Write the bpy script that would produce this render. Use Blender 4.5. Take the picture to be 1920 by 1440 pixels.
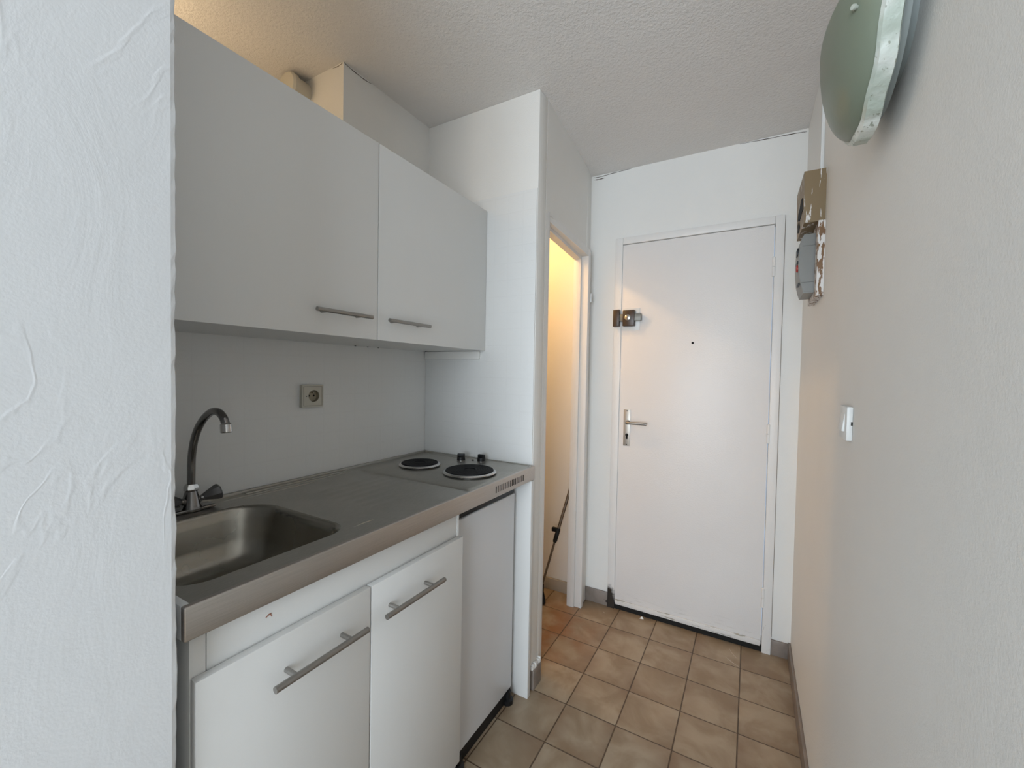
import bpy, bmesh, math, random
from mathutils import Vector, Matrix
random.seed(7)
S = bpy.context.scene
for o in list(bpy.data.objects): bpy.data.objects.remove(o)
C = S.collection
PI = math.pi

# ------------------------------------------------------------------ camera
CAM = Vector((1.3416, -1.5195, 1.3187))
cam = bpy.data.objects.new('camera', bpy.data.cameras.new('camera')); C.objects.link(cam)
rx = Vector((0.86778182, 0.49660938, 0.01827127)); ux = Vector((-0.02842385, 0.0128941, 0.99951279)); fx = Vector((-0.49613184, 0.86787837, -0.02530482))
M = Matrix((rx, ux, -fx)).transposed().to_4x4(); M.translation = CAM
cam.matrix_world = M
cam.data.sensor_fit = 'HORIZONTAL'; cam.data.sensor_width = 36; cam.data.lens = 784.575 / 1920 * 36
cam.data.clip_start = 0.02
S.camera = cam

# ------------------------------------------------------------------ world, exposure, daylight
S.view_settings.view_transform = 'Standard'; S.view_settings.look = 'None'
S.view_settings.gamma = 1; S.view_settings.use_curve_mapping = False
S.view_settings.exposure = -0.2
W = bpy.data.worlds.new('world'); S.world = W; W.use_nodes = True
bg = W.node_tree.nodes['Background']; bg.inputs[0].default_value = (0.62, 0.78, 1.0, 1); bg.inputs[1].default_value = 1.0
def area(name, loc, rot, sx, sy, power, col):
    l = bpy.data.lights.new(name, 'AREA'); l.shape = 'RECTANGLE'; l.size = sx; l.size_y = sy; l.energy = power; l.color = col
    o = bpy.data.objects.new(name, l); C.objects.link(o); o.location = loc; o.rotation_euler = rot; return o
# daylight falling through the window of the room behind the camera (window opening x .0..2.5, z .2..2.3 at y -4.2)
area('window_daylight', (1.25, -4.28, 1.25), (PI/2, 0, 0), 2.5, 2.1, 175, (0.80, 0.905, 1.0))
H = 2.4593; YB = .8193; XR = 1.5365; HC = .9448

# ------------------------------------------------------------------ helpers
def tag(o, label=None, cat=None, group=None, kind=None):
    if label: o['label'] = label
    if cat: o['category'] = cat
    if group: o['group'] = group
    if kind: o['kind'] = kind
    return o
def wloc(o):
    v = Vector((0, 0, 0))
    while o: v += Vector(o.location); o = o.parent
    return v
def obj(name, bm, mat, parent=None, smooth=True, label=None):
    if parent is not None:
        bmesh.ops.translate(bm, verts=bm.verts, vec=-wloc(parent))
    bmesh.ops.recalc_face_normals(bm, faces=bm.faces)
    me = bpy.data.meshes.new(name); bm.to_mesh(me); bm.free()
    if mat: me.materials.append(mat)
    o = bpy.data.objects.new(name, me); C.objects.link(o)
    if smooth:
        me.polygons.foreach_set('use_smooth', [True]*len(me.polygons))
        try: me.set_sharp_from_angle(angle=math.radians(35))
        except Exception: pass
    if parent is not None: o.parent = parent
    if label: o['label'] = label
    return o
def empty(name, loc, label, cat, group=None, kind=None):
    o = bpy.data.objects.new(name, None); C.objects.link(o); o.location = loc; o.empty_display_size = .05
    return tag(o, label, cat, group, kind)
def NB(): return bmesh.new()
def box(bm, x0, x1, y0, y1, z0, z1, bev=0, seg=2):
    b = bmesh.new(); bmesh.ops.create_cube(b, size=1)
    bmesh.ops.scale(b, vec=(x1-x0, y1-y0, z1-z0), verts=b.verts)
    bmesh.ops.translate(b, vec=((x0+x1)/2, (y0+y1)/2, (z0+z1)/2), verts=b.verts)
    if bev: bmesh.ops.bevel(b, geom=b.edges[:], offset=bev, segments=seg, profile=.5, affect='EDGES')
    merge(bm, b); return bm
def merge(bm, b):
    me = bpy.data.meshes.new('t'); b.to_mesh(me); b.free(); bm.from_mesh(me); bpy.data.meshes.remove(me)
def B(*a, **k): return box(NB(), *a, **k)
def prism(bm, pts, z0, z1, top=None):
    """vertical prism over a plan polygon; top gives other plan points for the upper end"""
    lo = [bm.verts.new((p[0], p[1], z0)) for p in pts]; hi = [bm.verts.new((p[0], p[1], z1)) for p in (top or pts)]
    n = len(pts); bm.faces.new(lo[::-1]); bm.faces.new(hi)
    for i in range(n): bm.faces.new((lo[i], lo[(i+1) % n], hi[(i+1) % n], hi[i]))
    return bm
def frame_of(d):
    d = d.normalized(); a = Vector((0, 0, 1)) if abs(d.z) < .9 else Vector((1, 0, 0))
    u = d.cross(a).normalized(); return u, d.cross(u).normalized()
def tube(bm, pts, rad, n=16, cap=True):
    pts = [Vector(p) for p in pts]; m = len(pts)
    rs = rad if isinstance(rad, (list, tuple)) else [rad]*m
    ring = []; u = None
    for i, p in enumerate(pts):
        d = (pts[min(i+1, m-1)] - pts[max(i-1, 0)]).normalized()
        if u is None: u, v = frame_of(d)
        else:
            u = (u - d*u.dot(d)).normalized(); v = d.cross(u)
        ring.append([bm.verts.new(p + (u*math.cos(2*PI*k/n) + v*math.sin(2*PI*k/n))*rs[i]) for k in range(n)])
    for i in range(m-1):
        for k in range(n): bm.faces.new((ring[i][k], ring[i][(k+1) % n], ring[i+1][(k+1) % n], ring[i+1][k]))
    if cap: bm.faces.new(ring[0][::-1]); bm.faces.new(ring[-1])
    return bm
def lathe(bm, c, axis, prof, n=40, cap0=True, cap1=True):
    """prof: list of (radius, distance along axis)"""
    c = Vector(c); d = Vector(axis).normalized(); u, v = frame_of(d); ring = []
    for r, t in prof:
        if r < 1e-6: ring.append([bm.verts.new(c + d*t)])
        else: ring.append([bm.verts.new(c + d*t + (u*math.cos(2*PI*k/n) + v*math.sin(2*PI*k/n))*r) for k in range(n)])
    for a, b in zip(ring, ring[1:]):
        for k in range(n):
            k2 = (k+1) % n
            if len(a) == 1 and len(b) == 1: continue
            if len(a) == 1: bm.faces.new((a[0], b[k2], b[k]))
            elif len(b) == 1: bm.faces.new((a[k], a[k2], b[0]))
            else: bm.faces.new((a[k], a[k2], b[k2], b[k]))
    if cap0 and len(ring[0]) > 1: bm.faces.new(ring[0][::-1])
    if cap1 and len(ring[-1]) > 1: bm.faces.new(ring[-1])
    return bm
def spline(pts, n=8):
    P = [Vector(p) for p in pts]; P = [2*P[0]-P[1]] + P + [2*P[-1]-P[-2]]; out = []
    for i in range(1, len(P)-2):
        for k in range(n):
            t = k/n; a, b, c, d = P[i-1:i+3]
            out.append(.5*((2*b)+(c-a)*t+(2*a-5*b+4*c-d)*t*t+(3*b-a-3*c+d)*t**3))
    out.append(P[-2]); return out

# ------------------------------------------------------------------ materials
class NT:
    def __init__(s, name):
        s.m = bpy.data.materials.new(name); s.m.use_nodes = True; s.t = s.m.node_tree; s.b = s.t.nodes['Principled BSDF']
        s.pos = None
    def n(s, typ, **k):
        x = s.t.nodes.new(typ)
        for a, v in k.items(): setattr(x, a, v)
        return x
    def l(s, a, b): s.t.links.new(a, b)
    def P(s):
        if s.pos is None: s.pos = s.n('ShaderNodeNewGeometry').outputs['Position']
        return s.pos
    def setv(s, inp, v):
        if hasattr(v, 'is_linked') or hasattr(v, 'links'): s.l(v, inp)
        else: inp.default_value = v
    def math(s, op, a, b=0.0, c=0.0, clamp=False):
        x = s.n('ShaderNodeMath', operation=op); x.use_clamp = clamp
        s.setv(x.inputs[0], a); s.setv(x.inputs[1], b); s.setv(x.inputs[2], c); return x.outputs[0]
    def sep(s):
        x = s.n('ShaderNodeSeparateXYZ'); s.l(s.P(), x.inputs[0]); return x.outputs
    def mapv(s, scale, loc=(0, 0, 0)):
        x = s.n('ShaderNodeMapping'); s.l(s.P(), x.inputs[0]); x.inputs['Scale'].default_value = scale; x.inputs['Location'].default_value = loc; return x.outputs[0]
    def noise(s, scale, detail=3, rough=.5, vec=None, dist=0):
        x = s.n('ShaderNodeTexNoise'); x.inputs['Scale'].default_value = scale; x.inputs['Detail'].default_value = detail
        x.inputs['Roughness'].default_value = rough; x.inputs['Distortion'].default_value = dist
        s.l(vec if vec is not None else s.P(), x.inputs['Vector']); return x.outputs['Fac']
    def ramp(s, f, a, b, va=0.0, vb=1.0):
        x = s.n('ShaderNodeMapRange'); x.inputs[1].default_value = a; x.inputs[2].default_value = b; x.inputs[3].default_value = va; x.inputs[4].default_value = vb
        x.interpolation_type = 'SMOOTHSTEP' if a < b else 'LINEAR'
        s.l(f, x.inputs[0]); return x.outputs[0]
    def mix(s, f, a, b):
        x = s.n('ShaderNodeMix', data_type='RGBA'); s.setv(x.inputs[0], f)
        for i, v in ((6, a), (7, b)):
            if isinstance(v, tuple): x.inputs[i].default_value = (*v, 1) if len(v) == 3 else v
            else: s.l(v, x.inputs[i])
        return x.outputs[2]
    def bump(s, h, dist, strength=1.0, prev=None):
        x = s.n('ShaderNodeBump'); x.inputs['Distance'].default_value = dist; x.inputs['Strength'].default_value = strength
        s.l(h, x.inputs['Height'])
        if prev is not None: s.l(prev, x.inputs['Normal'])
        s.l(x.outputs[0], s.b.inputs['Normal']); return x.outputs[0]
    def col(s, c): s.setv(s.b.inputs['Base Color'], (*c, 1) if isinstance(c, tuple) and len(c) == 3 else c)
    def spot(s, c, r, soft=.5):
        x = s.n('ShaderNodeVectorMath', operation='DISTANCE'); s.l(s.P(), x.inputs[0]); x.inputs[1].default_value = c
        return s.ramp(x.outputs['Value'], r, r*soft)
def simple(name, c, rough=.5, metal=0.0, spec=.5, coat=0.0):
    m = NT(name); m.col(c); m.b.inputs['Roughness'].default_value = rough; m.b.inputs['Metallic'].default_value = metal
    m.b.inputs['Specular IOR Level'].default_value = spec; m.b.inputs['Coat Weight'].default_value = coat; return m.m

def m_paint(name, c, rough=.55, fine=.0006, fs=260, wave=.002, ws=6):
    m = NT(name); big = m.noise(ws, 3, .55); f = m.noise(fs, 2, .6)
    m.col(m.mix(m.ramp(m.noise(2.3, 4), .35, .7), tuple(v*.975 for v in c), c))
    n = m.bump(big, wave); m.bump(f, fine, 1, n); m.b.inputs['Roughness'].default_value = rough; return m.m
WHITE = (.84, .822, .785)
wall_m = m_paint('painted wall', WHITE)
ceil_m = m_paint('stippled ceiling paint', (.80, .772, .745), .8, .0032, 110, .002, 10)

def m_plaster():
    m = NT('smoothed plaster'); v = m.mapv((1, 1, .45))
    a = m.noise(9, 5, .6, v, 1.2); rid = m.noise(5.5, 3, .5, v, 2.2)
    r = m.math('ABSOLUTE', m.math('SUBTRACT', rid, .5)); r = m.ramp(r, .0, .035, 1, 0)
    msk = m.ramp(m.noise(3.1, 2), .5, .62); r = m.math('MULTIPLY', r, msk)
    f = m.noise(190, 3, .6)
    n = m.bump(a, .0022, .6); n = m.bump(r, .0007, .35, n); m.bump(f, .0003, .8, n)
    m.col(m.mix(m.ramp(m.noise(2, 4), .3, .7), (.735, .75, .765), (.775, .79, .805))); m.b.inputs['Roughness'].default_value = .6; return m.m
plaster_m = m_plaster()

def grid_mask(m, coord, pitch, off, half):
    f = m.math('FRACT', m.math('DIVIDE', m.math('SUBTRACT', coord, off), pitch))
    d = m.math('MULTIPLY', m.math('SUBTRACT', .5, m.math('ABSOLUTE', m.math('SUBTRACT', f, .5))), pitch)
    return m.math('SUBTRACT', 1, m.math('DIVIDE', d, half), clamp=True)
def m_tile(name, axis):
    m = NT(name); xyz = m.sep()
    h = m.math('MAXIMUM', grid_mask(m, xyz[axis], .0682, .035 if axis == 0 else 0.0, .0035), grid_mask(m, xyz[2], .069, .055, .0035))
    inv = m.math('SUBTRACT', 1, h)
    n = m.bump(m.noise(7, 3), .003); n = m.bump(inv, .0004, .5, n); m.bump(m.noise(260, 2), .0004, 1, n)
    m.col(m.mix(m.math('MULTIPLY', h, .07), (.80, .795, .775), (.6, .58, .55))); m.b.inputs['Roughness'].default_value = .42; return m.m
tile_x = m_tile('painted mosaic tile x', 0); tile_y = m_tile('painted mosaic tile y', 1)

def m_floor():
    m = NT('beige stoneware floor tile'); xyz = m.sep(); T = .20; ox, oy = .7349, .6245
    gx = grid_mask(m, xyz[0], T, ox, .0036); gy = grid_mask(m, xyz[1], T, oy, .0036)
    g = m.ramp(m.math('MAXIMUM', gx, gy), .15, .65)
    ix = m.math('FLOOR', m.math('DIVIDE', m.math('SUBTRACT', xyz[0], ox), T)); iy = m.math('FLOOR', m.math('DIVIDE', m.math('SUBTRACT', xyz[1], oy), T))
    cx = m.n('ShaderNodeCombineXYZ'); m.l(ix, cx.inputs[0]); m.l(iy, cx.inputs[1])
    wn = m.n('ShaderNodeTexWhiteNoise'); m.l(cx.outputs[0], wn.inputs['Vector'])
    va = m.n('ShaderNodeVectorMath', operation='SCALE'); m.l(wn.outputs['Color'], va.inputs[0]); va.inputs['Scale'].default_value = 9
    vb = m.n('ShaderNodeVectorMath', operation='ADD'); m.l(va.outputs[0], vb.inputs[0]); m.l(m.P(), vb.inputs[1])
    cloud = m.ramp(m.noise(6.5, 4, .55, vb.outputs[0], .6), .34, .66)
    # each tile is glazed darker towards its rim
    ex = grid_mask(m, xyz[0], T, ox, .07); ey = grid_mask(m, xyz[1], T, oy, .07)
    rim = m.math('MULTIPLY', m.math('MAXIMUM', ex, ey), m.ramp(m.noise(4.5, 3, .5, vb.outputs[0]), .42, .66))
    base = m.mix(cloud, (.285, .21, .135), (.41, .33, .235))
    base = m.mix(m.math('MULTIPLY', rim, .75), base, (.22, .14, .085))
    base = m.mix(m.math('MULTIPLY', wn.outputs['Value'], .12), base, (.30, .22, .15))
    st = m.math('MULTIPLY', m.spot((.46, .44, 0), .36, .1), m.ramp(m.noise(7, 4), .36, .62))
    base = m.mix(m.math('MULTIPLY', st, .8), base, (.25, .09, .02))
    g2 = m.math('MULTIPLY', g, m.ramp(m.noise(30, 3), .2, .5, .65, 1))
    m.col(m.mix(g2, base, (.10, .062, .036)))
    n = m.bump(m.math('SUBTRACT', 1, g), .0015, .8); m.bump(m.noise(55, 3), .0008, .6, n)
    m.b.inputs['Roughness'].default_value = .42; m.b.inputs['Specular IOR Level'].default_value = .4; return m.m
floor_m = m_floor()

def m_door():
    m = NT('white door paint'); xyz = m.sep()
    c = m.mix(m.ramp(m.noise(1.6, 3), .3, .7), (.80, .765, .74), (.84, .81, .785))
    low = m.math('MULTIPLY', m.ramp(xyz[2], .13, .045), m.ramp(m.noise(14, 5, .65, m.mapv((1, 1, 7))), .55, .75))
    c = m.mix(m.math('MULTIPLY', low, .45), c, (.30, .27, .23))
    m.col(c); n = m.bump(m.noise(4, 2), .003); m.bump(m.noise(160, 2), .0006, 1, n); m.b.inputs['Roughness'].default_value = .4; return m.m
door_m = m_door()
def m_frame():
    m = NT('chipped frame paint'); xyz = m.sep()
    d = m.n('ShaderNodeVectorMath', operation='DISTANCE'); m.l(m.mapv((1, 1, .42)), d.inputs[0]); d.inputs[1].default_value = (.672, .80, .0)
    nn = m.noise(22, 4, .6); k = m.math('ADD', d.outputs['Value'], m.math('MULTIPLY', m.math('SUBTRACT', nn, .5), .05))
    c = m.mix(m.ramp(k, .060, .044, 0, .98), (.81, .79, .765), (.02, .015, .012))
    ch = m.math('MULTIPLY', m.ramp(m.noise(38, 4, .6, m.mapv((1, 1, .35))), .69, .73), m.ramp(xyz[2], .9, .1))
    c = m.mix(m.math('MULTIPLY', ch, .4), c, (.42, .36, .29))
    m.col(c); m.bump(m.noise(30, 4, .6, m.mapv((1, 1, .2))), .0025); m.b.inputs['Roughness'].default_value = .42; return m.m
frame_m = m_frame()

def m_steel(name, c, rough, sx=(1, 1, 1), sc=60, var=.12, bump=.0003):
    m = NT(name); v = m.mapv(sx); s = m.noise(sc, 4, .65, v)
    m.col(m.mix(m.ramp(s, .3, .7), tuple(x*(1-var) for x in c), c)); m.b.inputs['Metallic'].default_value = 1
    rr = m.ramp(m.noise(5, 4), .3, .7, rough*.85, rough*1.2); m.l(rr, m.b.inputs['Roughness']); m.bump(s, bump, .6); return m.m
steel_top = m_steel('matte stainless sheet', (.46, .445, .41), .42, (1, .12, 1), 320)
steel_edge = m_steel('brushed stainless edge', (.52, .485, .45), .36, (1, .1, 8), 90)
steel_bowl = m_steel('stainless bowl', (.36, .34, .30), .25, (1, 1, 1), 40, .05, .00005)
nickel = m_steel('brushed nickel', (.37, .355, .335), .38, (1, .2, 1), 200)
chrome = simple('chrome', (.56, .55, .54), .12, 1.0)
tap_m = simple('worn chrome', (.24, .23, .225), .2, 1.0)
tap_grip = simple('smoked grip', (.10, .095, .095), .25, .3)
lam = m_paint('white laminate', (.74, .735, .715), .36, .0001, 300, .0004, 5)
lam_edge = simple('white edge band', (.72, .73, .73), .4)
fridge_m = simple('white fridge enamel', (.72, .725, .74), .28)
black = simple('black plastic', (.008, .008, .009), .42, 0, .35)
iron = NT('black cast iron'); iron.col((.008, .008, .009)); iron.b.inputs['Specular IOR Level'].default_value = .1; iron.b.inputs['Roughness'].default_value = .6; iron.bump(iron.noise(300, 2), .0006); iron = iron.m
dark = simple('dark gap', (.01, .009, .008), .9)
cream = simple('cream plastic', (.58, .55, .47), .42)
pvc = simple('white pvc', (.74, .74, .72), .35)
brass = simple('polished pin', (.7, .66, .6), .25, 1)
brown_lock = simple('brown lacquered lock', (.055, .032, .018), .35)
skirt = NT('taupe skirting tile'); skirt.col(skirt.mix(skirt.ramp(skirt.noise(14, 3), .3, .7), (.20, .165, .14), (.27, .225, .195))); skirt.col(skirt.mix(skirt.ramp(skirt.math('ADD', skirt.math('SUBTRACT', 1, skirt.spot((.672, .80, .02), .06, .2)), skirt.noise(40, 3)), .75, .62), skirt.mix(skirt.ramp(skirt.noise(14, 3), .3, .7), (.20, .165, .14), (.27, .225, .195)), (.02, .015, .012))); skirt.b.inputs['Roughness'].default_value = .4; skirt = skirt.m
grey_plate = simple('satin aluminium', (.50, .46, .41), .42, .75)
def m_smear(name, base, amount, vs, off):
    m = NT(name); n = m.noise(1, 4, .6, m.mapv(vs, off), .5)
    k = m.ramp(n, amount, amount+.035)
    m.col(m.mix(k, base, (.75, .72, .69))); m.b.inputs['Roughness'].default_value = .5; return m.m
box_m = m_smear('tan box with paint smears', (.235, .165, .085), .585, (70, 40, 11), (0, 0, 3.1))
board_m = m_smear('brown board with white paint', (.20, .105, .045), .46, (90, 60, 28), (2, 1, 0))
meter_m = simple('grey moulded plastic', (.235, .235, .22), .42)
red_m = simple('red button', (.42, .02, .015), .35)
def m_glass():
    m = NT('greenish frosted glass'); m.col((.27, .31, .235)); m.b.inputs['Roughness'].default_value = .32
    m.b.inputs['Transmission Weight'].default_value = .25; m.b.inputs['IOR'].default_value = 1.3; m.bump(m.noise(60, 2), .0004); return m.m
glass_m = m_glass()
def m_rimpaint():
    m = NT('speckled rim paint'); k = m.ramp(m.noise(95, 3, .6), .61, .66); c = m.mix(m.ramp(m.noise(18, 3), .35, .65), (.48, .54, .47), (.76, .79, .74))
    m.col(m.mix(m.math('MULTIPLY', k, .8), c, (.25, .27, .2))); m.bump(m.noise(50, 3), .003); m.b.inputs['Roughness'].default_value = .4; return m.m
rim_m = m_rimpaint()
pole_m = simple('dull taupe pole', (.16, .125, .095), .35, .6)

# ------------------------------------------------------------------ structure
def struct(name, bm, mat, label, cat='wall', smooth=False):
    return tag(obj(name, bm, mat, smooth=smooth), label, cat, kind='structure')
bath_m = m_paint('cream bathroom paint', (.80, .76, .66), .5)
fl = struct('floor', B(-2.1, 4.1, -4.35, .96, -.1, 0), floor_m, 'beige stoneware tile floor with dark joints', 'floor')
ce = struct('ceiling', B(-2.1, 4.1, -4.35, .96, H, H+.1), ceil_m, 'off-white stippled ceiling', 'ceiling')

# near left wall, its arris slightly uneven
bm = NB(); prev = None; n = 160
for i in range(n+1):
    z = H*i/n; j = random.gauss(0, .00045) + .0003*math.sin(z*9)+.0002*math.sin(z*31)
    pts = [(-2.1, -2.05), (.60, -2.05), (.60, -1.5), (.60, -1.234), (.5985+j*.5, -1.2285+j), (.5945+j, -1.2262+j), (.585, -1.2255), (-2.1, -1.2255)]
    r = [bm.verts.new((p[0], p[1], z)) for p in pts]
    if prev:
        for k in range(8): bm.faces.new((prev[k], prev[(k+1) % 8], r[(k+1) % 8], r[k]))
    else: bm.faces.new(r[::-1])
    prev = r
bm.faces.new(prev)
struct('wall_left', bm, plaster_m, 'rough plastered pale wall filling the left edge of the view')
bm = NB(); box(bm, -.6, 0, -1.2255, .004, 0, 2.02)
wk = struct('wall_kitchen', bm, tile_y, 'painted mosaic-tiled splashback wall behind the worktop')
bm = NB(); box(bm, -.6, 0, -.4711, .004, 2.02, H); box(bm, -.6, -.5, -1.2255, -.4711, 2.02, H)
struct('wall_upper', bm, wall_m, 'boxed-out wall with a lit recess above the wall cabinet')
bm = NB(); box(bm, -.9, .576, .004, .08, 0, H, .003)
wp = struct('wall_partition', bm, wall_m, 'short white partition between kitchenette and side room', smooth=True)
obj('tile_layer', B(0.0005, .5735, -.0015, .004, .0, 2.066, .0012), tile_x, wp, label='painted square mosaic tiles with faint joints')

def wx(y): return .576 - (y-.08)*(.060/.7393)
bm = NB(); t = .05
ZL = 2.0
prism(bm, [(wx(.08), .08), (wx(.13), .13), (wx(.13)-t, .13), (wx(.08)-t, .08)], 0, H)
prism(bm, [(wx(.13), .13), (wx(.72), .72), (wx(.72)-t, .72), (wx(.13)-t, .13)], ZL, H)
prism(bm, [(wx(.72)+.012, .72), (wx(YB)+.014, YB), (wx(YB)-t, YB), (wx(.72)-t, .72)], 0, H, [(wx(.72), .72), (wx(YB)-.008, YB), (wx(YB)-t, YB), (wx(.72)-t, .72)])
struct('wall_bathroom', bm, wall_m, 'white wall around the doorway to the lit side room')
bm = NB(); box(bm, -.9, .672, YB, .95, 0, H); box(bm, 1.4503, 1.65, YB, .95, 0, H); box(bm, .672, 1.4503, YB, .95, 2.075, H)
struct('wall_back', bm, wall_m, 'white end wall holding the entrance door')
struct('wall_right', B(XR, 1.65, -1.6, .95, 0, H, .002), wall_m, 'plain off-white wall on the right of the corridor')
struct('wall_living', B(1.65, 4.1, -1.6, -1.48, 0, H), wall_m, 'white wall of the room behind the corridor')
struct('wall_side', B(4.0, 4.1, -4.35, -1.6, 0, H), wall_m, 'white far side wall of the living room')
struct('wall_far_left', B(-2.1, -2.0, -4.35, -2.05, 0, H), wall_m, 'white wall at the far left of the living room')
bm = NB(); box(bm, -2.0, .0, -4.35, -4.2, 0, H); box(bm, 2.5, 4.0, -4.35, -4.2, 0, H); box(bm, .0, 2.5, -4.35, -4.2, 2.3, H); box(bm, .0, 2.5, -4.35, -4.2, 0, .2)
struct('wall_window', bm, wall_m, 'white outside wall around the living room window')
bm = NB()
for a in (.0, 1.225, 2.45): box(bm, a, a+.05, -4.26, -4.21, .2, 2.3, .004)
for a in (.2, 2.25): box(bm, .0, 2.5, -4.26, -4.21, a, a+.05, .004)
struct('window_1', bm, pvc, 'white framed living room window', 'window')
struct('wall_bath_end', B(-1.0, -.9, 0, .95, 0, H), bath_m, 'cream end wall of the side room')

# bathroom doorway frame
def slant(bm, y0, y1, d0, d1, z0, z1, dn=None):
    prism(bm, [(wx(y0)+(d1 if dn is None else dn), y0), (wx(y1)+d1, y1), (wx(y1)+d0, y1), (wx(y0)+d0, y0)], z0, z1); return bm
d2 = empty('door_2', (.55, .43, 0), 'white painted frame of the open doorway to the warm-lit side room', 'door frame', kind='structure')
bm = NB(); box(bm, .462, .545, .703, .742, 0, 2.012, .004); box(bm, .462, .505, .690, .704, 0, 1.965, .003)
obj('door_jamb', bm, frame_m, d2)
bm = NB(); slant(bm, .10, .742, -.06, .020, 1.975, 2.014, -.004); slant(bm, .10, .70, -.06, -.022, 1.958, 1.976)
obj('door_head', bm, frame_m, d2)
bm = NB(); box(bm, wx(.1)-.06, wx(.1)+.0, .081, .128, 0, 2.012, .003); obj('door_jamb', bm, frame_m, d2)
obj('strike_plate', B(.535, .551, .742, .752, 1.725, 1.775, .002), pvc, d2, label='small white latch keeper')
# entrance door
d1 = empty('door_1', (1.06, .81, 0), 'white entrance door with lever handle and brown rim lock at the corridor end', 'door', kind='structure')
bm = NB()
box(bm, .664, .7045, .801, .86, 0, 2.0785, .003); box(bm, 1.4195, 1.4575, .801, .86, 0, 2.0785, .003); box(bm, .7045, 1.4195, .801, .86, 2.0415, 2.0785, .003)
fo = obj('door_frame', bm, frame_m, d1)
shadow_line_m = simple('painted shadow line', (.30, .26, .23), .8)  # shadow along the frame's outer edge, painted as thin dark strips
for a in (.6615, 1.4575): obj('shadow_line', B(a, a+.0025, .8165, YB+.002, .08, 2.0785), shadow_line_m, fo)
obj('shadow_line', B(.6615, 1.46, .8165, YB+.002, 2.0785, 2.0805), shadow_line_m, fo)
lf = obj('door_leaf', B(.7050, 1.4165, .8065, .85, .036, 2.0385, .0018), door_m, d1)
obj('door_sweep', B(.709, 1.414, .8005, .8068, .030, .058, .002), m_smear('worn cream strip', (.40, .37, .31), .40, (9, 1, 90), (0, 0, 0)), lf, label='worn cream strip along the foot of the door')
obj('gap_shade', B(.7045, 1.4195, .811, .95, 0, .024), dark, d1, label='dark strip painted as the shade under the door')  # dark block standing in for the unlit space under the leaf
hp = obj('handle_plate', B(.7315, .768, .8035, .809, .929, 1.131, .0015), grey_plate, lf, label='long satin metal handle plate')
bm = NB(); lathe(bm, (.756, .804, 1.060), (0, -1, 0), [(.0125, 0), (.0125, .006), (.0085, .010), (.0085, .034)], 24)
tube(bm, spline([(.756, .774, 1.060), (.760, .767, 1.060), (.775, .764, 1.060), (.82, .764, 1.061), (.863, .768, 1.060)], 6), [.0085]*7+[.0075]*18, 14)
obj('lever', bm, nickel, hp)
bm = NB(); lathe(bm, (.7515, .8042, .990), (0, -1, 0), [(.0085, 0), (.0085, .0015)], 20); box(bm, .7465, .7565, .8027, .8042, .968, .988, .0003)
obj('keyhole', bm, dark, hp)
for z in (1.123, .936): obj('screw', lathe(NB(), (.750, .804, z), (0, -1, 0), [(.0035, 0), (.003, .001)], 12), dark, hp)
obj('latch_slot', B(.6985, .7005, .8045, .8058, 1.072, 1.086), dark, d1)
obj('peephole', lathe(NB(), (1.075, .8086, 1.492), (0, -1, 0), [(.006, 0), (.006, .003), (.0035, .004)], 20), dark, lf, label='small dark peephole')
for z0, z1 in ((1.798, 1.886), (1.010, 1.097), (.222, .311)):
    bm = NB(); zm = (z0+z1)/2
    lathe(bm, (1.4185, .8035, z0), (0, 0, 1), [(.004, -.003), (.0072, 0), (.0072, zm-z0-.001)], 18); lathe(bm, (1.4185, .8035, zm), (0, 0, 1), [(.0072, .0005), (.0072, z1-zm), (.004, z1-zm+.003)], 18)
    box(bm, 1.4185, 1.447, .804, .8062, z0+.004, z1-.004); obj('hinge', bm, frame_m, d1)
rl = empty('rim_lock', (0, 0, 0), None, None); rl.parent = lf; rl.location = Vector((.76, .80, 1.63)) - wloc(lf)
bpy.data.objects.remove(rl)
pl = obj('lock_backplate', B(.713, .8055, .8040, .809, 1.566, 1.688, .0012), pvc, lf, label='white backing plate under the lock')
bm = NB(); box(bm, .7195, .784, .772, .804, 1.588, 1.675, .004); obj('rim_lock', bm, brown_lock, pl, label='dark brown rim lock body')
obj('lock_cylinder', lathe(NB(), (.7475, .7725, 1.634), (0, -1, 0), [(.0165, 0), (.0165, .004), (.013, .006), (.0, .006)], 28, cap1=False), chrome, pl, label='round bright lock cylinder')
bm = NB(); box(bm, .700, .818, .777, .799, 1.615, 1.655, .003); obj('lock_bolt', bm, simple('grey bolt', (.20, .20, .18), .45, .4), pl, label='grey metal bolt')
obj('lock_keeper', B(.666, .7015, .772, .806, 1.588, 1.680, .003), brown_lock, d1, label='dark brown keeper block on the frame')

# baseboards
def bb(name, bm, label, mat=skirt): return struct(name, bm, mat, label, 'skirting', smooth=True)
bm = NB(); box(bm, .519, .664, .8085, YB, 0, .078, .002); box(bm, 1.4575, 1.5265, .8085, YB, 0, .072, .002)
bb('baseboard_back', bm, 'taupe skirting tiles either side of the entrance door')
bb('baseboard_right', B(1.526, XR, -1.6, YB, 0, .078, .002), 'long taupe skirting along the right wall')
bb('baseboard_partition', B(.576, .592, .018, .088, 0, .083, .002), 'short brown skirting piece on the partition end')
bm = NB(); box(bm, -.9, .467, .805, YB, 0, .070, .003); bb('baseboard_bathroom', bm, 'grey-beige skirting in the lit side room', simple('painted skirting', (.42, .37, .30), .4))
bm = NB(); 
for i in range(14):
    y = .016+.0055*i; box(bm, .5765, .586+.004*random.random(), y, y+.006, .083, .094+.012*random.random(), .001)
struct('trim_1', bm, wall_m, 'lumpy white plaster edge above the short brown skirting piece', 'trim', smooth=True)

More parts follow.
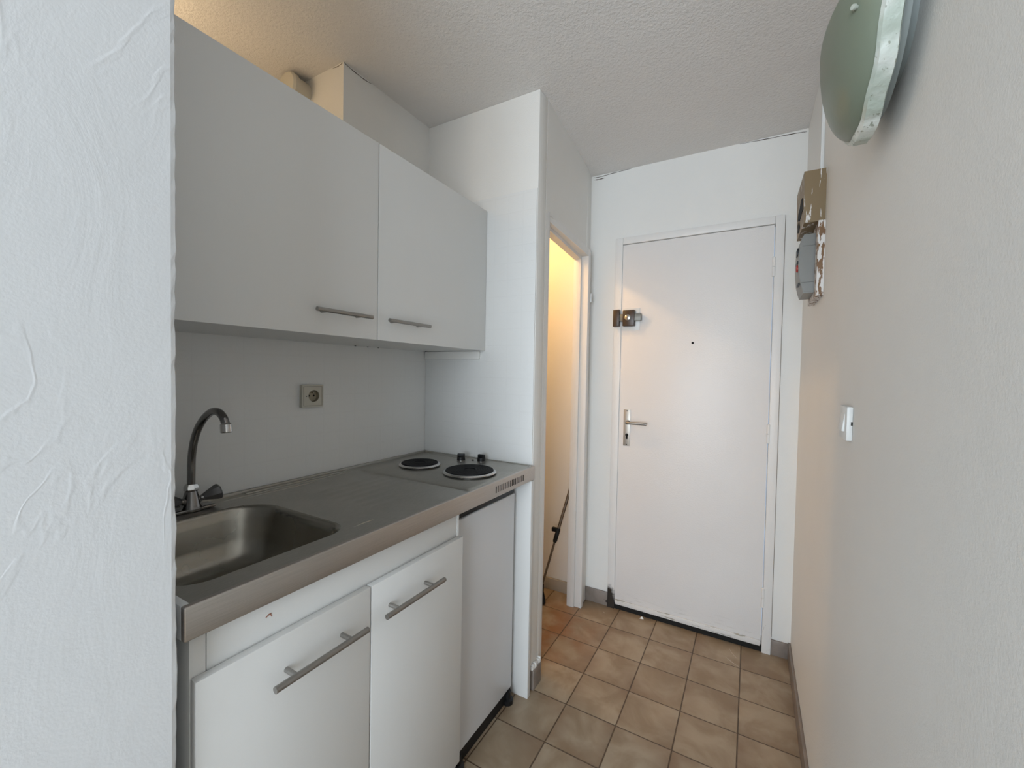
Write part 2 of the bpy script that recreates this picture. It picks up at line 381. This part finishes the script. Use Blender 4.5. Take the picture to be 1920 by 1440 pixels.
# cracks where ceiling paint has come away
def crack(parent, pts, w, nrm):
    bm = NB(); nrm = Vector(nrm); P = spline(pts, 5); top = []; m = len(P)
    for i, p in enumerate(P):
        ww = w*(.45+.2*math.sin(i*1.3+pts[0][0]*7))*math.sin(PI*(i+.5)/m)**.5
        up = Vector((0, 0, 1)); top.append((bm.verts.new(p+up*ww/2), bm.verts.new(p-up*ww/2), bm.verts.new(p-up*ww/2-nrm*.004), bm.verts.new(p+up*ww/2-nrm*.004)))
    for a, b in zip(top, top[1:]):
        for k in range(4): bm.faces.new((a[k], a[(k+1) % 4], b[(k+1) % 4], b[k]))
    bm.faces.new(top[0]); bm.faces.new(top[-1][::-1])
    obj('crack', bm, simple('crack shadow', (.10, .08, .06), .9), parent, smooth=False)
byname = bpy.data.objects
crack(byname['wall_back'], [(.522, .818, 2.452), (.56, .818, 2.449), (.60, .818, 2.4515), (.66, .818, 2.4545), (.74, .818, 2.457)], .006, (0, -1, 0))
crack(byname['wall_back'], [(.525, .818, 2.438), (.55, .818, 2.436), (.585, .818, 2.438)], .009, (0, -1, 0))
crack(byname['wall_back'], [(1.26, .818, 2.457), (1.38, .818, 2.452), (1.48, .818, 2.449), (1.53, .818, 2.445)], .006, (0, -1, 0))
crack(byname['wall_upper'], [(.001, -.47, 2.457), (.001, -.43, 2.453), (.001, -.38, 2.452), (.001, -.34, 2.456)], .005, (1, 0, 0))
crack(byname['wall_upper'], [(-.004, -.472, 2.456), (-.03, -.472, 2.452), (-.06, -.472, 2.455)], .004, (0, -1, 0))
crack(byname['wall_right'], [(1.5355, .30, 2.455), (1.5355, .275, 2.447), (1.5355, .25, 2.455)], .014, (-1, 0, 0))

# ------------------------------------------------------------------ kitchenette top
def worktop():
    T = empty('kitchen_worktop', (.3, -.6, HC), 'stainless steel kitchenette worktop with sink, drainer and two built-in hotplates', 'worktop')
    x0, x1, y0, y1, z = .004, .5897, -1.214, -.005, HC
    # rounded-rectangle sink opening
    sx0, sx1, sy0, sy1, R = .122, .516, -1.195, -.840, .10
    def rr(x0, x1, y0, y1, R, k=10):
        out = []
        F = max(R*.6, .02)
        for cx, cy, a, R in ((x1-F, y1-F, 0, F), (x0+R, y1-R, PI/2, R), (x0+R, y0+R, PI, R), (x1-F, y0+F, 1.5*PI, F)):
            for i in range(k+1): out.append((cx+R*math.cos(a+i*PI/2/k), cy+R*math.sin(a+i*PI/2/k)))
        return out
    bm = NB(); hole = rr(sx0, sx1, sy0, sy1, R); N = len(hole)
    cx, cy = (sx0+sx1)/2, (sy0+sy1)/2
    # drained deck is 4 mm below the raised rim
    a, b, c, d = x0+.012, x1-.012, y0+.012, -.72
    outer = []
    for (px, py) in hole:
        dx, dy = px-cx, py-cy; tt = 1e9
        if dx > 1e-9: tt = min(tt, (b-cx)/dx)
        if dx < -1e-9: tt = min(tt, (a-cx)/dx)
        if dy > 1e-9: tt = min(tt, (d-cy)/dy)
        if dy < -1e-9: tt = min(tt, (c-cy)/dy)
        outer.append((cx+dx*tt, cy+dy*tt))
    # snap the nearest outer points to the four corners
    for corner in ((a, c), (a, d), (b, c), (b, d)):
        i = min(range(N), key=lambda k: (outer[k][0]-corner[0])**2+(outer[k][1]-corner[1])**2); outer[i] = corner
    dz = z-.004
    vh = [bm.verts.new((p[0], p[1], dz)) for p in hole]; vo = [bm.verts.new((p[0], p[1], dz)) for p in outer]
    for i in range(N): bm.faces.new((vh[i], vh[(i+1) % N], vo[(i+1) % N], vo[i]))
    # drainer deck with pressed grooves (strips across x), then hob deck
    ys = [d, -.700, -.47, -.437]
    xs = [a]; grooves = [.19+.042*i for i in range(7)]
    for g in grooves: xs += [g-.012, g-.005, g+.005, g+.012]
    xs += [b]
    def hz(i, ymid):
        if i in (0, len(xs)-1) or not ymid: return dz
        return dz+.0012 if (i-1) % 4 in (1, 2) else dz
    rows = []
    for yi, yv in enumerate(ys):
        rows.append([bm.verts.new((xs[i], yv, hz(i, yi in (1, 2)))) for i in range(len(xs))])
    for r0, r1 in zip(rows, rows[1:]):
        for i in range(len(xs)-1): bm.faces.new((r0[i], r0[i+1], r1[i+1], r1[i]))
    # hob platform slightly raised
    yh = [-.437, -.430, -.05, -.017]; hh = [dz, z+.001, z+.001, z+.001]
    X = [a, a+.05, a+.062, b-.022, b-.012, b]
    grid = []
    for j, yv in enumerate(yh):
        grid.append([bm.verts.new((X[i], yv, dz if i in (0, 1, 5) or j == 0 else z+.0005)) for i in range(6)])
    for r0, r1 in zip(grid, grid[1:]):
        for i in range(5): bm.faces.new((r0[i], r0[i+1], r1[i+1], r1[i]))
    obj('deck', bm, steel_top, T)
    for (gx, g0, g1) in ((.052, -.905, -.47), (.190, -.695, -.525), (.5175, -.835, -.775), (.074, -.86, -.62)):
        bm = NB(); tube(bm, [(gx, g0, dz-.001), (gx, g0+.02, dz+.0002), (gx, g1-.02, dz+.0002), (gx, g1, dz-.001)], .0020 if gx < .1 else .0013, 10); obj('pressed_ridge', bm, steel_top, T)
    bm = NB(); tube(bm, [(.075, -.052, z-.0005), (.25, -.052, z+.0003), (.40, -.125, z+.0003)][:2], .0022, 10); obj('pressed_ridge', bm, steel_top, T)
    # rim and folded front edge
    bm = NB()
    box(bm, x1-.0125, x1, y0, y1, z-.0552, z+.0005, .003, 3); obj('front_edge', bm, steel_edge, T)
    bm = NB(); box(bm, x0, x1-.0125, y0, y0+.0125, z-.0552, z+.0005, .002); obj('end_edge', bm, simple('pale end face', (.66, .67, .67), .4), T)  # end face coloured paler than the front edge
    bm = NB(); box(bm, x0, x0+.013, y0+.012, y1, z-.03, z+.004, .003, 3); box(bm, x0+.013, x1-.012, y1-.013, y1, z-.0552, z+.003, .003, 3)
    box(bm, x0+.02, x0+.03, -.83, -.46, z-.006, z-.001, .002)
    obj('back_rim', bm, steel_top, T)
    # bowl
    bm = NB(); prof = [(0, .0), (.003, -.002), (.008, -.010), (.013, -.03), (.022, -.08), (.034, -.115), (.055, -.134), (.09, -.142)]
    rings = []
    for ins, dd in prof:
        pts = rr(sx0+ins, sx1-ins, sy0+ins, sy1-ins, max(R-ins*.6, .03))
        rings.append([bm.verts.new((p[0], p[1], dz+dd)) for p in pts])
    for r0, r1 in zip(rings, rings[1:]):
        for i in range(N): bm.faces.new((r0[i], r0[(i+1) % N], r1[(i+1) % N], r1[i]))
    bm.faces.new(rings[-1])
    bw = obj('sink_bowl', bm, steel_bowl, T)
    lathe_d = lathe(NB(), (cx, cy, dz-.1415), (0, 0, 1), [(.0, .0), (.028, .0), (.034, .003), (.040, .0015), (.041, 0)], 32, cap0=False, cap1=False)
    obj('drain', lathe_d, chrome, bw)
    obj('soap_smear', lathe(NB(), (.405, -.985, dz-.1190), (-.55, 0, 1), [(.0, .003), (.006, .002), (.009, 0)], 14, cap0=False), simple('white residue', (.7, .69, .66), .5), bw, label='small white residue fleck')
    # vents in the front edge
    for i in range(17):
        y = -.300+.0123*i
        obj('vent_slot', B(x1-.002, x1+.0004, y-.0024, y+.0024, .9055, .9285), dark, T)
    # hotplates
    for (hx, hy, r) in ((.207, -.262, .0725), (.4435, -.2535, .0905)):
        zz = z
        ring = obj('hotplate_ring', lathe(NB(), (hx, hy, zz), (0, 0, 1), [(r-.004, -.001), (r-.002, .001), (r-.001, .004), (r+.0075, .0055), (r+.009, .0075), (r+.0075, .0098), (r+.002, .0125), (r-.002, .0125)], 56, cap0=False, cap1=False), chrome, T, label='bright steel trim ring')
        prof = [(r-.001, .002), (r-.001, .0135), (r-.003, .0155), (r-.012, .0155)]
        k = r-.015
        while k > .028: prof += [(k, .0155), (k-.001, .0151), (k-.002, .0155)]; k -= .009
        prof += [(.022, .0155), (.020, .0138), (.0, .0138)]
        obj('hotplate', lathe(NB(), (hx, hy, zz), (0, 0, 1), prof, 56, cap0=False, cap1=False), iron, ring, label='black cast iron hotplate')
    for (kx, ky, rot) in ((.281, -.088, .5), (.362, -.055, 0)):
        bm = NB(); lathe(bm, (kx, ky, z), (0, 0, 1), [(.0165, .0005), (.0165, .003)], 28)
        kb = obj('knob_collar', bm, nickel, T)
        bm = NB(); lathe(bm, (kx, ky, z), (0, 0, 1), [(.0175, .003), (.0170, .016), (.0155, .018)], 28)
        b2 = B(-.0155, .0155, -.0065, .0065, .016, .030, .002); bmesh.ops.rotate(b2, verts=b2.verts, matrix=Matrix.Rotation(rot, 3, 'Z')); bmesh.ops.translate(b2, verts=b2.verts, vec=(kx, ky, z)); merge(bm, b2)
        obj('control_knob', bm, black, kb)
    obj('indicator_lamp', B(.318, .327, -.066, -.058, z+.0005, z+.004, .001), dark, T)
    return T
worktop()

# ------------------------------------------------------------------ tap
def tap():
    T = empty('mixer_tap', (.070, -.985, HC), 'chrome mixer tap with swan-neck spout behind the sink', 'tap')
    bx, by = .066, -.985
    bm = NB(); lathe(bm, (bx, by, HC), (0, 0, 1), [(.026, -.002), (.027, .004), (.024, .008), (.021, .014), (.0185, .03), (.0145, .044), (.0125, .052)], 32)
    box(bm, bx-.022, bx+.022, by-.05, by+.05, HC-.002, HC+.006, .003); bd = obj('tap_body', bm, tap_m, T)
    bm = NB(); lathe(bm, (bx, by, HC+.048), (0, 0, 1), [(.0135, 0), (.0175, .004), (.0175, .012), (.0135, .019)], 8); obj('swivel_nut', bm, chrome, bd)
    pts = [(bx, by, HC+.060), (.067, by, 1.04), (.070, by, 1.085), (.083, by, 1.128), (.105, by, 1.163), (.138, by, 1.192), (.175, by, 1.2095), (.205, by, 1.210), (.228, by, 1.198), (.240, by, 1.180)]
    bm = NB(); tube(bm, spline(pts, 6), .0092, 20); sp = obj('spout', bm, tap_m, T)
    bm = NB(); lathe(bm, (.2395, by, 1.186), (.12, 0, -1), [(.0095, 0), (.0125, .004), (.0125, .022), (.011, .024), (.009, .024), (.008, .018), (0, .018)], 28, cap1=False); obj('aerator', bm, chrome, sp)
    for s in (1, -1):
        bm = NB(); lathe(bm, (bx, by, HC+.020), (.12, s, .22), [(.010, .008), (.0105, .018), (.0075, .022), (.0085, .030)], 24); st = obj('valve_stem', bm, tap_m, bd)
        bm = NB(); lathe(bm, (bx, by, HC+.020), (.12, s, .22), [(.0085, .026), (.0110, .032), (.0205, .056), (.0220, .064), (.019, .068), (.0, .0700)], 7, cap1=False)
        obj('tap_handle', bm, tap_grip, st, label='dark smoked wedge-shaped tap handle')
tap()

# ------------------------------------------------------------------ cabinets
def bar_handle(parent, x_face, y0, y1, z, stand, r=.0062, over=.035):
    """horizontal bar handle on a door whose front is at x_face"""
    bm = NB(); tube(bm, [(x_face+stand, y0, z), (x_face+stand, y1, z)], r, 20)
    h = obj('handle', bm, nickel, parent, label='brushed metal bar handle')
    for y in (y0+over, y1-over):
        bm = NB(); tube(bm, [(x_face-.0005, y, z), (x_face+stand, y, z)], r*.8, 14); obj('handle_post', bm, nickel, h)
def door(parent, x0, x1, y0, y1, z0, z1): return obj('door', B(x0, x1, y0, y1, z0, z1, .0014), lam, parent)

bc = empty('base_cabinet', (.3, -.836, 0), 'white two-door base cabinet under the sink', 'cabinet')
bm = NB()
box(bm, .02, .566, -1.1975, -1.1735, .0, .886, .001); box(bm, .02, .566, -.4885, -.4775, .0, .886, .001)
box(bm, .02, .56, -1.1735, -.4885, .09, .106); box(bm, .02, .03, -1.1735, -.4885, .106, .80)
obj('carcass', bm, lam, bc)
obj('kickboard', B(.50, .515, -1.1735, -.4885, 0, .09), lam, bc)
fp = obj('filler_panel', B(.545, .5655, -1.1722, -.4898, .79, .886, .0008), lam, bc)
bm = NB(); tube(bm, [(.5657, -1.0745, .853), (.5657, -1.069, .8565), (.5657, -1.064, .857)], [.0008, .0014, .0008], 8); tube(bm, [(.5657, -1.066, .857), (.5657, -1.063, .850)], [.0012, .0005], 8)
obj('scuff_mark', bm, simple('reddish scuff', (.33, .14, .09), .7), fp, label='small reddish brown scuff')
for (y0, y1, h0, h1) in ((-1.1965, -.8425, -1.088, -.879), (-.8385, -.4825, -.824, -.612)):
    d = door(bc, .5672, .5852, y0, y1, .105, .8145); bar_handle(d, .5852, h0, h1, .7445, .034, .0064, .042)

wc = empty('wall_cabinet', (.17, -.61, 1.4142), 'long white two-door wall cabinet above the worktop', 'cabinet')
bm = NB(); a, b = -1.2235, -.003
box(bm, .002, .3180, a, a+.018, 1.4145, 2.0125, .0008); box(bm, .002, .3180, b-.018, b, 1.4145, 2.0125, .0008)
box(bm, .002, .3180, a+.018, b-.018, 1.4145, 1.4325); box(bm, .002, .3180, a+.018, b-.018, 1.9945, 2.0125); box(bm, .002, .008, a+.018, b-.018, 1.4325, 1.9945)
box(bm, .008, .3180, -.612, -.594, 1.4325, 1.9945)
obj('carcass', bm, lam, wc)
for (y0, y1, h0, h1) in ((a, -.6048, -.832, -.650), (-.6020, b, -.583, -.394)):
    d = door(wc, .3195, .3370, y0, y1, 1.4142, 2.0127); bar_handle(d, .3370, h0, h1, 1.4765, .030, .0058, .034)
for y in (-.415, -.355, -.30, -.012): obj('screw', lathe(NB(), (.010, y, 1.4145), (0, 0, -1), [(.0035, 0), (.003, .002)], 10), dark, wc)
tag(obj('batten', B(.004, .312, -.0125, -.002, 1.378, 1.4125, .0015), wall_m), 'narrow white batten fixed on the tiles beneath the wall cabinet end', 'batten')

fr = empty('fridge', (.27, -.26, 0), 'white undercounter fridge with black top grip, right of the sink cabinet', 'fridge')
obj('fridge_body', B(.03, .500, -.4700, -.0625, .04, .872, .004), fridge_m, fr)
fd = obj('door', B(.503, .532, -.4700, -.0625, .050, .840, .005, 3), fridge_m, fr)
bm = NB(); box(bm, .503, .529, -.4700, -.0645, .8415, .862, .003); obj('door_grip', bm, black, fd, label='black recessed grip strip')
obj('grip_end', B(.505, .531, -.088, -.064, .8625, .8665, .001), nickel, fd)
for y in (-.418, -.088):
    obj('foot', lathe(NB(), (.530, y, 0), (0, 0, 1), [(.022, 0), (.022, .016), (.012, .020), (.012, .049)], 20), black, fr)
obj('black_base_strip', B(.512, .526, -.468, -.066, .003, .0495), black, fr)  # flat black strip filling the space below the fridge door
tag(obj('end_panel', B(.03, .5905, -.0340, -.0125, 0, .8885, .001), lam), 'upright white end panel between fridge and partition', 'panel')

# ------------------------------------------------------------------ socket
so = empty('wall_socket', (0, -.597, 1.227), 'cream plastic power socket on the tiled splashback', 'socket')
yc, zc = -.5935, 1.2275
def plate_hole(bm, x, ya, yb, za, zb, cy, cz, r, xb):
    N = 48; inn = []; out = []
    for k in range(N):
        t = 2*PI*(k+.5)/N+PI/4; c, s = math.cos(t), math.sin(t)
        inn.append(bm.verts.new((x, cy+r*c, cz+r*s))); tt = min(((yb-cy)/c if c > 0 else (ya-cy)/c) if abs(c) > 1e-9 else 9, ((zb-cz)/s if s > 0 else (za-cz)/s) if abs(s) > 1e-9 else 9)
        out.append([x, cy+c*tt, cz+s*tt])
    for cor in ((ya, za), (ya, zb), (yb, za), (yb, zb)):
        i = min(range(N), key=lambda k: (out[k][1]-cor[0])**2+(out[k][2]-cor[1])**2); out[i] = [x, cor[0], cor[1]]
    o1 = [bm.verts.new(p) for p in out]; o2 = [bm.verts.new((xb, p[1], p[2])) for p in out]
    for i in range(N):
        j = (i+1) % N; bm.faces.new((inn[i], inn[j], o1[j], o1[i])); bm.faces.new((o1[i], o1[j], o2[j], o2[i]))
bm = NB(); plate_hole(bm, .015, -.6375, -.5565, 1.1885, 1.2655, yc, zc, .0205, .0)
pt = obj('socket_plate', bm, cream, so, smooth=False)
well = simple('shade-darkened cream well', (.34, .30, .22), .5)  # darker cream carries the shade inside the shallow well
obj('socket_well', lathe(NB(), (.0151, yc, zc), (-1, 0, 0), [(.0206, 0), (.0200, .0138), (0, .0138)], 40, cap0=False, cap1=False), well, pt, label='round recessed well, its shade painted in as a darker cream')
bm = NB()
for (ya, yb, za, zb) in ((-.633, -.6315, 1.193, 1.261), (-.5625, -.561, 1.193, 1.261), (-.6315, -.5625, 1.193, 1.1945), (-.6315, -.5625, 1.2595, 1.261)): box(bm, .0148, .0156, ya, yb, za, zb)
obj('cover_seam', bm, simple('seam', (.3, .28, .23), .6), pt)
for (y, z, r) in ((yc-.0105, zc+.000, .0032), (yc+.0085, zc, .0032)): obj('pin_hole', lathe(NB(), (.0013, y, z), (1, 0, 0), [(r, 0), (r, .0006)], 16), dark, pt)
obj('earth_pin', lathe(NB(), (.001, yc-.001, zc+.011), (1, 0, 0), [(.0024, 0), (.0024, .012), (.001, .014)], 14), brass, pt)
obj('pin_hole', lathe(NB(), (.0151, -.6215, 1.2265), (1, 0, 0), [(.0018, 0), (.0016, .0005)], 12), dark, pt)

# ------------------------------------------------------------------ switch, right wall
sw = empty('light_switch', (XR, -.32, 1.222), 'white rocker light switch on the right wall', 'light switch')
ps = obj('switch_plate', B(XR-.0115, XR, -.360, -.282, 1.184, 1.259, .0025), pvc, sw)
bm = NB(); b2 = B(-.006, .004, -.022, .022, -.020, .020, .0015); bmesh.ops.rotate(b2, verts=b2.verts, matrix=Matrix.Rotation(.12, 3, 'Y')); bmesh.ops.translate(b2, verts=b2.verts, vec=(XR-.0085, -.318, 1.222)); merge(bm, b2)
obj('rocker', bm, pvc, ps)
obj('dark_notch', B(XR-.0035, XR-.0005, -.3606, -.3598, 1.218, 1.226), dark, ps)

# ------------------------------------------------------------------ wall lamp (glass dome in a painted ring)
def wall_lamp():
    yc, zt, R, d, xr = -.612, 1.900, .164, .056, 1.488
    T = empty('wall_lamp', (XR, yc, zt), 'half-moon greenish frosted glass wall lamp with white speckled rim, high on the right wall', 'wall lamp')
    def arc(r, n=48, drop=0): return [(yc+r*math.cos(PI+PI*i/n), zt+r*math.sin(PI+PI*i/n)) for i in range(n+1)]
    def solid(pts, x0, x1):
        bm = NB(); f = [bm.verts.new((x0, y, z)) for y, z in pts]; g = [bm.verts.new((x1, y, z)) for y, z in pts]
        bm.faces.new(f); bm.faces.new(g[::-1]); n = len(pts)
        for i in range(n): bm.faces.new((f[i], f[(i+1) % n], g[(i+1) % n], g[i]))
        return bm
    bmp = solid(arc(.140), 1.506, 1.520); merge(bmp, solid(arc(.095), 1.519, XR)); obj('mount_plate', bmp, simple('grey lamp base', (.27, .30, .29), .5), T, label='grey half-round backing box')
    # thick painted rim following the half circle
    bm = NB(); prev = None; n = 60
    for i in range(n+1):
        a = PI+PI*i/n; j = .0012*math.sin(a*13)+.0009*math.sin(a*29+1); k = .0010*math.sin(a*11+2)
        tip = max(0, 1-abs(a-1.5*PI)/.22)*.006
        sec = [(1.508+k, R+.001), (1.506+k, R+.006+j+tip), (1.486+k, R+.006+j+tip), (1.482+k, R+.001), (1.484+k, R-.008), (1.508+k, R-.010)]
        ring = [bm.verts.new((x, yc+r*math.cos(a), zt+r*math.sin(a))) for x, r in sec]
        if prev:
            for q in range(6): bm.faces.new((prev[q], prev[(q+1) % 6], ring[(q+1) % 6], ring[q]))
        else: bm.faces.new(ring)
        prev = ring
    bm.faces.new(prev[::-1]); obj('rim', bm, rim_m, T, label='thick white painted rim')
    # bowl: quarter ellipsoid shell, open on top
    bm = NB(); shells = []
    for (RR, dd) in ((R-.001, d), (R-.006, d-.005)):
        rows = []
        for j in range(17):
            ph = -PI/2*j/16*.999                      # 0 at the top edge, -90 deg at the lowest point
            row = []
            for i in range(33):
                th = PI*i/32
                row.append(bm.verts.new((xr-dd*math.cos(ph)*math.sin(th), yc+RR*math.cos(ph)*math.cos(th), zt+RR*math.sin(ph))))
            rows.append(row)
        for r0, r1 in zip(rows, rows[1:]):
            for i in range(32): bm.faces.new((r0[i], r0[i+1], r1[i+1], r1[i]))
        shells.append(rows[0])
    for i in range(32): bm.faces.new((shells[0][i], shells[0][i+1], shells[1][i+1], shells[1][i]))
    obj('glass_bowl', bm, glass_m, T)
    th, ph = math.radians(146), math.radians(-16)
    p = Vector((xr-d*math.cos(ph)*math.sin(th), yc+R*math.cos(ph)*math.cos(th), zt+R*math.sin(ph)))
    obj('fixing_screw', lathe(NB(), p, (-.75, -.65, -.1), [(.003, -.002), (.003, .003), (.0042, .004), (.0036, .007), (0, .007)], 16, cap1=False), simple('pale fixing', (.45, .48, .42), .4), T)
wall_lamp()

# ------------------------------------------------------------------ cable duct, junction box, breaker
tag(obj('cable_duct', B(XR-.010, XR, .268, .286, 2.009, 2.447, .0015), pvc), 'slim white vertical cable duct above the tan box', 'cable duct')
jb = empty('junction_box', (XR, .29, 1.84), 'tan paint-smeared electrical box with broken side openings, under the cable duct', 'electrical box')
bm = NB()
prism(bm, [(XR, .182), (XR, .400), (1.476, .400), (1.4795, .182)], 1.838, 2.008, [(XR, .182), (XR, .400), (1.472, .400), (1.4755, .182)])
b0 = obj('box_shell', bm, box_m, jb, smooth=False)
bm = NB()
# irregular broken openings in the long side
def hole(bm, pts, d=.0008):
    f = [bm.verts.new((1.4790-(p[0]-.182)*.016-(p[1]-1.838)*.0235-d-.0003, p[0], p[1])) for p in pts]; b = [bm.verts.new(v.co+Vector((.004, 0, 0))) for v in f]
    bm.faces.new(f); n = len(f)
    for i in range(n): bm.faces.new((f[i], f[(i+1) % n], b[(i+1) % n], b[i]))
hole(bm, [(.205, 1.893), (.22, 1.935), (.255, 1.942), (.30, 1.925), (.345, 1.918), (.36, 1.90), (.31, 1.885), (.25, 1.89)])
hole(bm, [(.30, 1.862), (.325, 1.888), (.36, 1.885), (.365, 1.858), (.33, 1.848)])
obj('broken_opening', bm, dark, b0, label='dark broken opening in the box side')
bk = empty('circuit_breaker', (XR, .28, 1.71), 'grey circuit breaker with red button on a paint-smeared brown board', 'circuit breaker')
mb = obj('mounting_board', B(1.517, XR, .168, .41, 1.592, 1.8365, .001), board_m, bk, smooth=False, label='brown board smeared with white paint')
bm = NB()
# bulging housing: profile in x over z, extruded along y
prof = [(1.517, 1.612), (1.487, 1.612), (1.482, 1.630), (1.4765, 1.655), (1.4725, 1.695), (1.4715, 1.735), (1.4735, 1.775), (1.478, 1.800), (1.485, 1.812), (1.517, 1.812)]
f = [bm.verts.new((x, .222, z)) for x, z in prof]; g = [bm.verts.new((x, .372, z)) for x, z in prof]; bm.faces.new(f); bm.faces.new(g[::-1])
for i in range(len(prof)): j = (i+1) % len(prof); bm.faces.new((f[i], f[j], g[j], g[i]))
bmesh.ops.bevel(bm, geom=[e for e in bm.edges if abs(e.verts[0].co.y-e.verts[1].co.y) < 1e-6], offset=.003, segments=2, affect='EDGES')
hs = obj('housing', bm, meter_m, bk, label='grey moulded breaker housing')
seam_m = simple('seam grey', (.12, .12, .11), .6)
for z in (1.648, 1.772): obj('housing_seam', B(1.480, 1.5165, .2213, .2223, z-.0006, z+.0006), seam_m, hs)
obj('red_button', lathe(NB(), (1.4735, .268, 1.706), (-1, 0, 0), [(.013, 0), (.013, .004), (.011, .006)], 20), red_m, hs, label='round red test button')
obj('black_switch', B(1.468, 1.476, .255, .30, 1.752, 1.774, .001), black, hs)
obj('black_slot', B(1.4690, 1.478, .25, .31, 1.722, 1.729, .0005), black, hs)
obj('black_slot', B(1.473, 1.486, .245, .30, 1.645, 1.652, .0005), black, hs)

# ------------------------------------------------------------------ round duct cap in the recess
vc = empty('duct_cap', (-.235, -.52, 2.40), 'round cream plastic duct end by the ceiling above the wall cabinet', 'duct')
obj('duct', lathe(NB(), (-.232, -.4715, 2.402), (0, -1, 0), [(.048, 0), (.048, .05)], 40), cream, vc)
obj('cap', lathe(NB(), (-.232, -.5215, 2.402), (0, -1, 0), [(.049, 0), (.0545, .003), (.0545, .018), (.048, .026), (.020, .030), (0, .030)], 48, cap1=False), cream, vc)

# ------------------------------------------------------------------ cleaning pole in the side room
cp = empty('cleaning_pole', (.325, .65, 0), 'thin taupe pole with black clip leaning inside the lit side room', 'pole')
def pp(z): t = (z-.067)/.534; return Vector((.314+.108*t, .66+.12*t, z))
obj('pole', tube(NB(), [pp(.04), pp(.40)], .0065, 14), pole_m, cp)
obj('upper_pole', tube(NB(), [pp(.39), pp(.735)], .0085, 14), pole_m, cp)
bm = NB(); tube(bm, [pp(.335), pp(.345), pp(.405), pp(.415)], [.010, .0125, .0125, .010], 16); q = pp(.405); box(bm, q.x-.038, q.x-.004, q.y-.012, q.y+.010, q.z-.012, q.z+.012, .004)
obj('height_clip', bm, black, cp, label='black plastic clamp')
bm = NB(); tube(bm, [pp(.10), (.318, .652, .062), (.322, .64, .03), (.324, .634, .004)], [.009, .017, .028, .031], 16); obj('foot', bm, black, cp, label='black plastic foot')

# ------------------------------------------------------------------ small marks on the floor
bm = NB(); lo = [bm.verts.new((.850+a, .781+b, .0)) for a, b in ((0, 0), (.022, .004), (.018, .014), (.004, .010))]; tp = bm.verts.new((.862, .790, .011)); bm.faces.new(lo[::-1])
for i in range(4): bm.faces.new((lo[i], lo[(i+1) % 4], tp))
tag(obj('paint_chip', bm, simple('white chip', (.85, .84, .8), .6), smooth=False), 'tiny white paint chip on the floor at the foot of the entrance door', 'debris')
for pts in ([(1.285, .757), (1.30, .722), (1.321, .693)], [(1.272, .680), (1.297, .655), (1.329, .633)], [(.662, .742), (.669, .735), (.676, .733)]):
    bm = NB(); tube(bm, spline([(x, y, .0002) for x, y in pts], 5), [.0004+.0012*math.sin(PI*i/10) for i in range(11)], 6)
    obj('scratch', bm, simple('pale scratch', (.55, .48, .40), .6), fl)

# ------------------------------------------------------------------ lamps that are lit
def bulb(name, loc, power, col, label):
    T = empty(name, loc, label, 'lamp')
    x, y, z = loc
    obj('socket', lathe(NB(), (x, y, H), (0, 0, -1), [(.04, 0), (.04, .012), (.018, .02), (.018, H-z-.028)], 24), pvc, T)
    m = NT('glowing bulb'); m.b.inputs['Emission Color'].default_value = (*col, 1); m.b.inputs['Emission Strength'].default_value = power; m.col((1, .9, .7))
    obj('bulb_glass', lathe(NB(), (x, y, z), (0, 0, 1), [(0, -.032), (.018, -.027), (.030, -.012), (.032, 0), (.027, .015), (.016, .028)], 24, cap0=False), m.m, T)
bulb('ceiling_bulb', (-.02, .30, 2.27), 400, (1, .60, .24), 'bare bulb on the ceiling of the side room')
bulb('added_recess_bulb', (-.30, -1.08, 2.30), 55, (1, .74, .45), 'added unseen bulb for the warm light in the recess above the wall cabinet')  # bulb added out of view to give the recess its warm light
